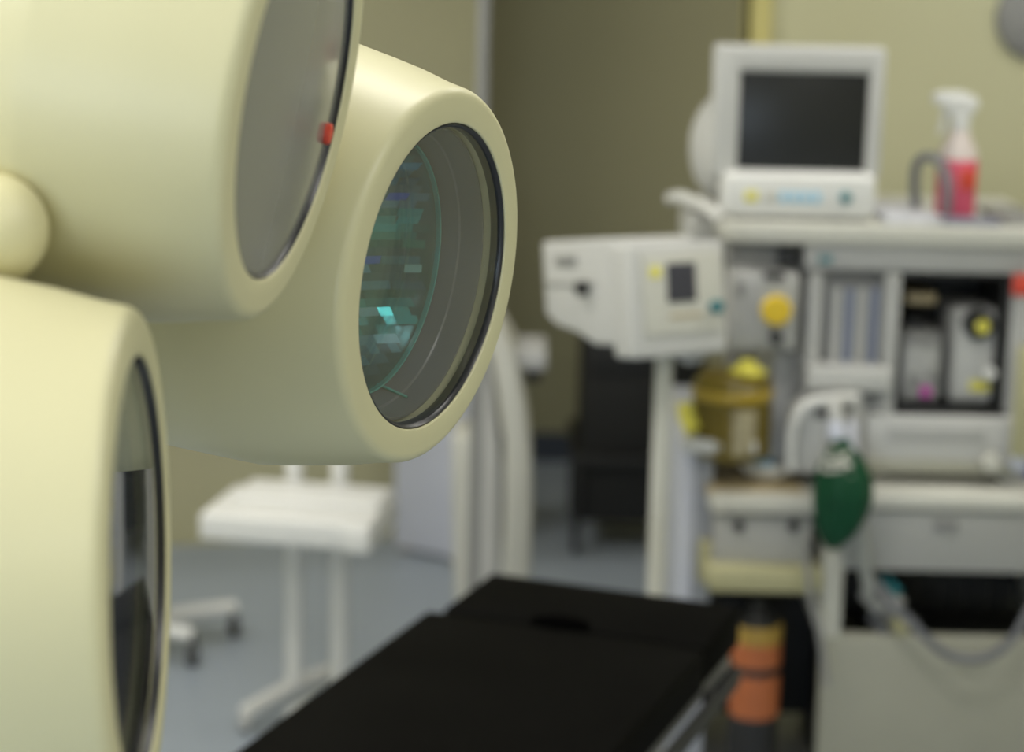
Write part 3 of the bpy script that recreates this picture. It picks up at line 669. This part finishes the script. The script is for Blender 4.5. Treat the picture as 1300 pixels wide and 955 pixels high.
# ------------------------------------------------------------------ white stand with a box shelf (left, low)
SY = 4.68
Z1 = at(360, 652, SY).z
f0, f1 = onz(252, 652, Z1), onz(468, 668, Z1)
bL, bR = onz(285, 612, Z1), onz(490, 628, Z1)
ST = thing('shelf_stand', 'white wheeled stand with a white box shelf left of the cream equipment cowl', 'stand', ((f0.x+f1.x)/2, (f0.y+bR.y)/2, 0))
ux = (f1-f0); Wd = ux.length; ux.normalize(); uy = Vector((-ux.y, ux.x, 0)); Dp = abs((bR-f1).dot(uy))
def sp(u, v, z): return f0+ux*u+uy*v+Vector((0, 0, z-Z1))
def sbox(name, u0, u1, v0, v1, z0_, z1_, m_, b=.006, par=None):
    bm = NB(); prism(bm, [(u0, v0), (u1, v0), (u1, v1), (u0, v1)], z0_, z1_, sp); bmesh.ops.recalc_face_normals(bm, faces=bm.faces)
    return obj(name, bev(bm, b, 3), M[m_], par or ST)
hB = .062
sbox('shelf_box', 0, Wd, 0, Dp, Z1-hB, Z1, 'bwhite', .008)
sbox('end_cap', Wd-.055, Wd+.002, -.006, Dp*.98, Z1-hB-.004, Z1-.010, 'bwhite', .006)
sbox('raised_back', .04, Wd-.01, Dp*.45, Dp+.01, Z1-.002, Z1+.016, 'bwhite', .007)
for i, xp in enumerate((370, 431)):
    a = at(xp, 600, (f0.y+Dp*.95)); u = (a-f0).dot(ux); c = sp(u, Dp+.04, 0)
    c.z = 0
    rr_ = .0215
    obj('post', cyl(NB(), (c.x, c.y, .05), (c.x, c.y, 1.28), rr_, 24, .004), M['bwhite'], ST)
    bm = NB(); tube(bm, [c+Vector((.10, .16, .05)), c+Vector((0, 0, .062)), c+Vector((-.10, -.16, .05))], .019, 12, sub=1); ft = obj('foot', bm, M['bwhite'], ST)
    for e in (c+Vector((.10, .16, 0)), c+Vector((-.10, -.16, 0))): obj('foot_wheel', cyl(NB(), e+Vector((-.012, 0, .026)), e+Vector((.012, 0, .026)), .025, 18, .003), M['grey'], ft)
pts_ = [sp(u_, Dp+.04, 1.27) for u_ in ((at(370, 600, f0.y+Dp*.95)-f0).dot(ux), (at(431, 600, f0.y+Dp*.95)-f0).dot(ux))]
obj('cross_bar', cyl(NB(), pts_[0], pts_[1], .015, 16), M['bwhite'], ST)
for o_ in [o for o in ST.children if o.name.startswith('post')]: pass
# ------------------------------------------------------------------ stool whose wheeled base shows behind the lamp
SC = onz(140, 800, .09); SC.z = 0
TL = thing('wheeled_stool', 'white five-star wheeled base with black castors, mostly hidden behind the lowest lamp pod', 'stool', SC)
obj('column', cyl(NB(), SC+Vector((0, 0, .07)), SC+Vector((0, 0, .44)), .024, 20, .003), M['chrome'], TL)
obj('seat', lathe(NB(), [(0, 0), (.12, 0), (.135, .012), (.14, .035), (.132, .055), (.11, .064), (0, .068)], Matrix.Translation(SC+Vector((0, 0, .44))), 40), M['dark'], TL)
ends = [onz(297, 771, .085), onz(244, 806, .085)]
base_an = [math.atan2(e.y-SC.y, e.x-SC.x) for e in ends]
els = [(e-SC).length for e in ends]
arms = ends+[Vector((SC.x+.22*math.cos(an), SC.y+.22*math.sin(an), .085)) for an in (R(90), R(165), R(235))]
for e in arms:
    e = Vector((e.x, e.y, .085)); bm = NB(); tube(bm, [SC+Vector((0, 0, .105)), (SC+Vector((0, 0, .10))+e)/2+Vector((0, 0, .005)), e], .020, 14); lg = obj('leg', bm, M['bwhite'], TL)
    obj('castor', cyl(NB(), Vector((e.x-.012, e.y, .030)), Vector((e.x+.012, e.y, .030)), .029, 18, .004), M['dark'], lg)
    obj('castor_stem', cyl(NB(), Vector((e.x, e.y, .045)), Vector((e.x, e.y, .09)), .010, 12), M['dark'], lg)

# ------------------------------------------------------------------ cream cowled equipment cart
EY = 4.9
EC = thing('equipment_cart', 'tall cart with a curved cream cowl and lavender-grey side panel behind the lamp', 'equipment cart', (at(620, 700, EY).x, EY+.2, 0))
def ev(u, v, t): q = at(u, v, EY); return Vector((q.x, EY+t, q.z))
def strip(name, left, right, t0, t1, m_, b=.006):
    bm = NB(); prism(bm, left+right[::-1], t0, t1, ev); bmesh.ops.recalc_face_normals(bm, faces=bm.faces); return obj(name, bev(bm, b, 3, 40), M[m_], EC)
strip('cowl', [(612, 420), (626, 470), (640, 560), (640, 640), (634, 790), (630, 905)], [(634, 412), (654, 446), (668, 520), (675, 590), (676, 660), (671, 790), (668, 905)], 0, .26, 'ivory', .014)
strip('inner_fin', [(606, 430), (608, 560), (606, 790), (604, 905)], [(622, 470), (634, 570), (634, 650), (628, 905)], .02, .24, 'white')
strip('left_fin', [(573, 560), (573, 640), (577, 790), (578, 905)], [(600, 560), (600, 640), (600, 790), (600, 905)], .03, .24, 'ivory')
PL = at(495, 600, EY+.55).x
# lavender side panel: stands at an angle, near edge lower right
a0, a1 = onz(499, 697, .0), onz(586, 717, .0)
d_ = (a1-a0).normalized(); nn_ = Vector((-d_.y, d_.x, 0))
if nn_.y < 0: nn_ = -nn_
bm = NB(); prism(bm, [(0, 0), ((a1-a0).length, 0), ((a1-a0).length, .04), (0, .04)], .0, 1.0, lambda u, v, t: a0+d_*u+nn_*v+Vector((0, 0, t+.012))); bmesh.ops.recalc_face_normals(bm, faces=bm.faces)
SPN = thing('privacy_panel', 'upright lavender-grey panel standing on the floor behind the cream cowl', 'panel', (a0+a1)/2)
obj('panel', bev(bm, .006), M['lav'], SPN)
for e in (a0+d_*.03, a1-d_*.03): obj('foot', box(NB(), e+nn_*.02+Vector((-.02, -.05, 0)), e+nn_*.02+Vector((.02, .05, .012)), .003), M['mgrey'], SPN)
bm = NB(); box(bm, (at(655, 450, EY+.1).x, EY+.05, at(670, 476, EY).z), (at(694, 450, EY+.1).x, EY+.26, at(670, 452, EY).z), .006); obj('side_ledge', bm, M['grey'], EC)
bm = NB(); box(bm, (at(668, 480, EY+.1).x, EY+.08, at(670, 494, EY).z), (at(686, 480, EY+.1).x, EY+.22, at(670, 477, EY).z), .004); obj('ledge_clip', bm, M['dark'], EC)
X0_, X1_ = at(574, 800, EY).x, at(672, 800, EY).x
obj('base', box(NB(), (X0_-.02, EY-.03, .07), (X1_+.02, EY+.30, .16), .015, 3), M['white'], EC)
for x in (X0_+.02, X1_-.02):
    for y in (EY+.02, EY+.25): obj('castor', cyl(NB(), (x-.012, y, .036), (x+.012, y, .036), .035, 18, .004), M['dark'], EC)
# infusion pole
IY = 4.7; ip = at(607, 400, IY)
IP = thing('infusion_pole', 'slim grey pole rising straight up behind the sharp lamp pod', 'pole', (ip.x, IY, 0))
obj('pole', cyl(NB(), (ip.x, IY, .05), (ip.x, IY, 2.25), .0135, 20), M['mgrey'], IP)
for k in range(5):
    an = R(72*k+18); e = Vector((ip.x+.22*math.cos(an), IY+.13*math.sin(an), .05)); bm = NB(); tube(bm, [(ip.x, IY, .06), e], .010, 10); lg = obj('leg', bm, M['grey'], IP)
    obj('castor', cyl(NB(), e+Vector((-.008, 0, -.027)), e+Vector((.008, 0, -.027)), .022, 16, .002), M['dark'], lg)
for s in (-1, 1): bm = NB(); tube(bm, [(ip.x, IY, 2.24), (ip.x+s*.06, IY, 2.24), (ip.x+s*.09, IY, 2.27)], .004, 8); obj('hook', bm, M['chrome'], IP)
# ------------------------------------------------------------------ dark trolley in the recess
DY = 6.3
DT = thing('dark_trolley', 'low dark trolley in shadow under and behind the ventilator monitor', 'trolley', (at(800, 560, DY).x, DY+.25, 0))
X0_, X1_ = at(728, 480, DY).x, at(905, 480, DY).x
zz = [at(800, y, DY).z for y in (412, 470, 560, 606)]
obj('top', box(NB(), (X0_, DY, zz[0]-.03), (X1_, DY+.5, zz[0]), .01), M['dark'], DT)
obj('cabinet', box(NB(), (X0_+.03, DY+.03, .10), (X1_-.02, DY+.48, zz[0]-.03), .01), M['black'], DT)
obj('shelf', box(NB(), (X0_, DY-.01, zz[2]-.08), (X1_, DY+.5, zz[2]-.05), .008), M['dark'], DT)
for x in (X0_+.01, X1_-.035):
    for y in (DY+.01, DY+.46): obj('leg', box(NB(), (x, y, .06), (x+.025, y+.025, zz[2]-.05), .004), M['dark'], DT)
for x in (X0_+.02, X1_-.02):
    for y in (DY+.03, DY+.47): obj('castor', cyl(NB(), (x-.01, y, .031), (x+.01, y, .031), .03, 16, .003), M['dark'], DT)
obj('drawer_front', box(NB(), (X0_+.05, DY+.015, zz[1]-.02), (X1_-.04, DY+.032, zz[0]-.05), .004), M['dark'], DT)
# ------------------------------------------------------------------ round grey fitting on the right wall, top right corner
a = at(1318, 22, 5.29)
WF = thing('round_wall_fitting', 'round grey fitting on the wall, cut off by the top right corner', 'wall fitting', (a.x, 5.3, a.z))
obj('disc', lathe(NB(), [(0, .0), (.100, .0), (.105, .008), (.10, .022), (.08, .034), (.04, .042), (0, .044)], frame((0, -1, 0), (a.x, 5.2995, a.z)), 48), M['mgrey'], WF)
obj('centre_cap', lathe(NB(), [(0, .042), (.018, .042), (.018, .05), (0, .052)], frame((0, -1, 0), (a.x, 5.2995, a.z)), 24), M['grey'], WF)
for o in bpy.data.objects:
    if '_w' in o: del o['_w']
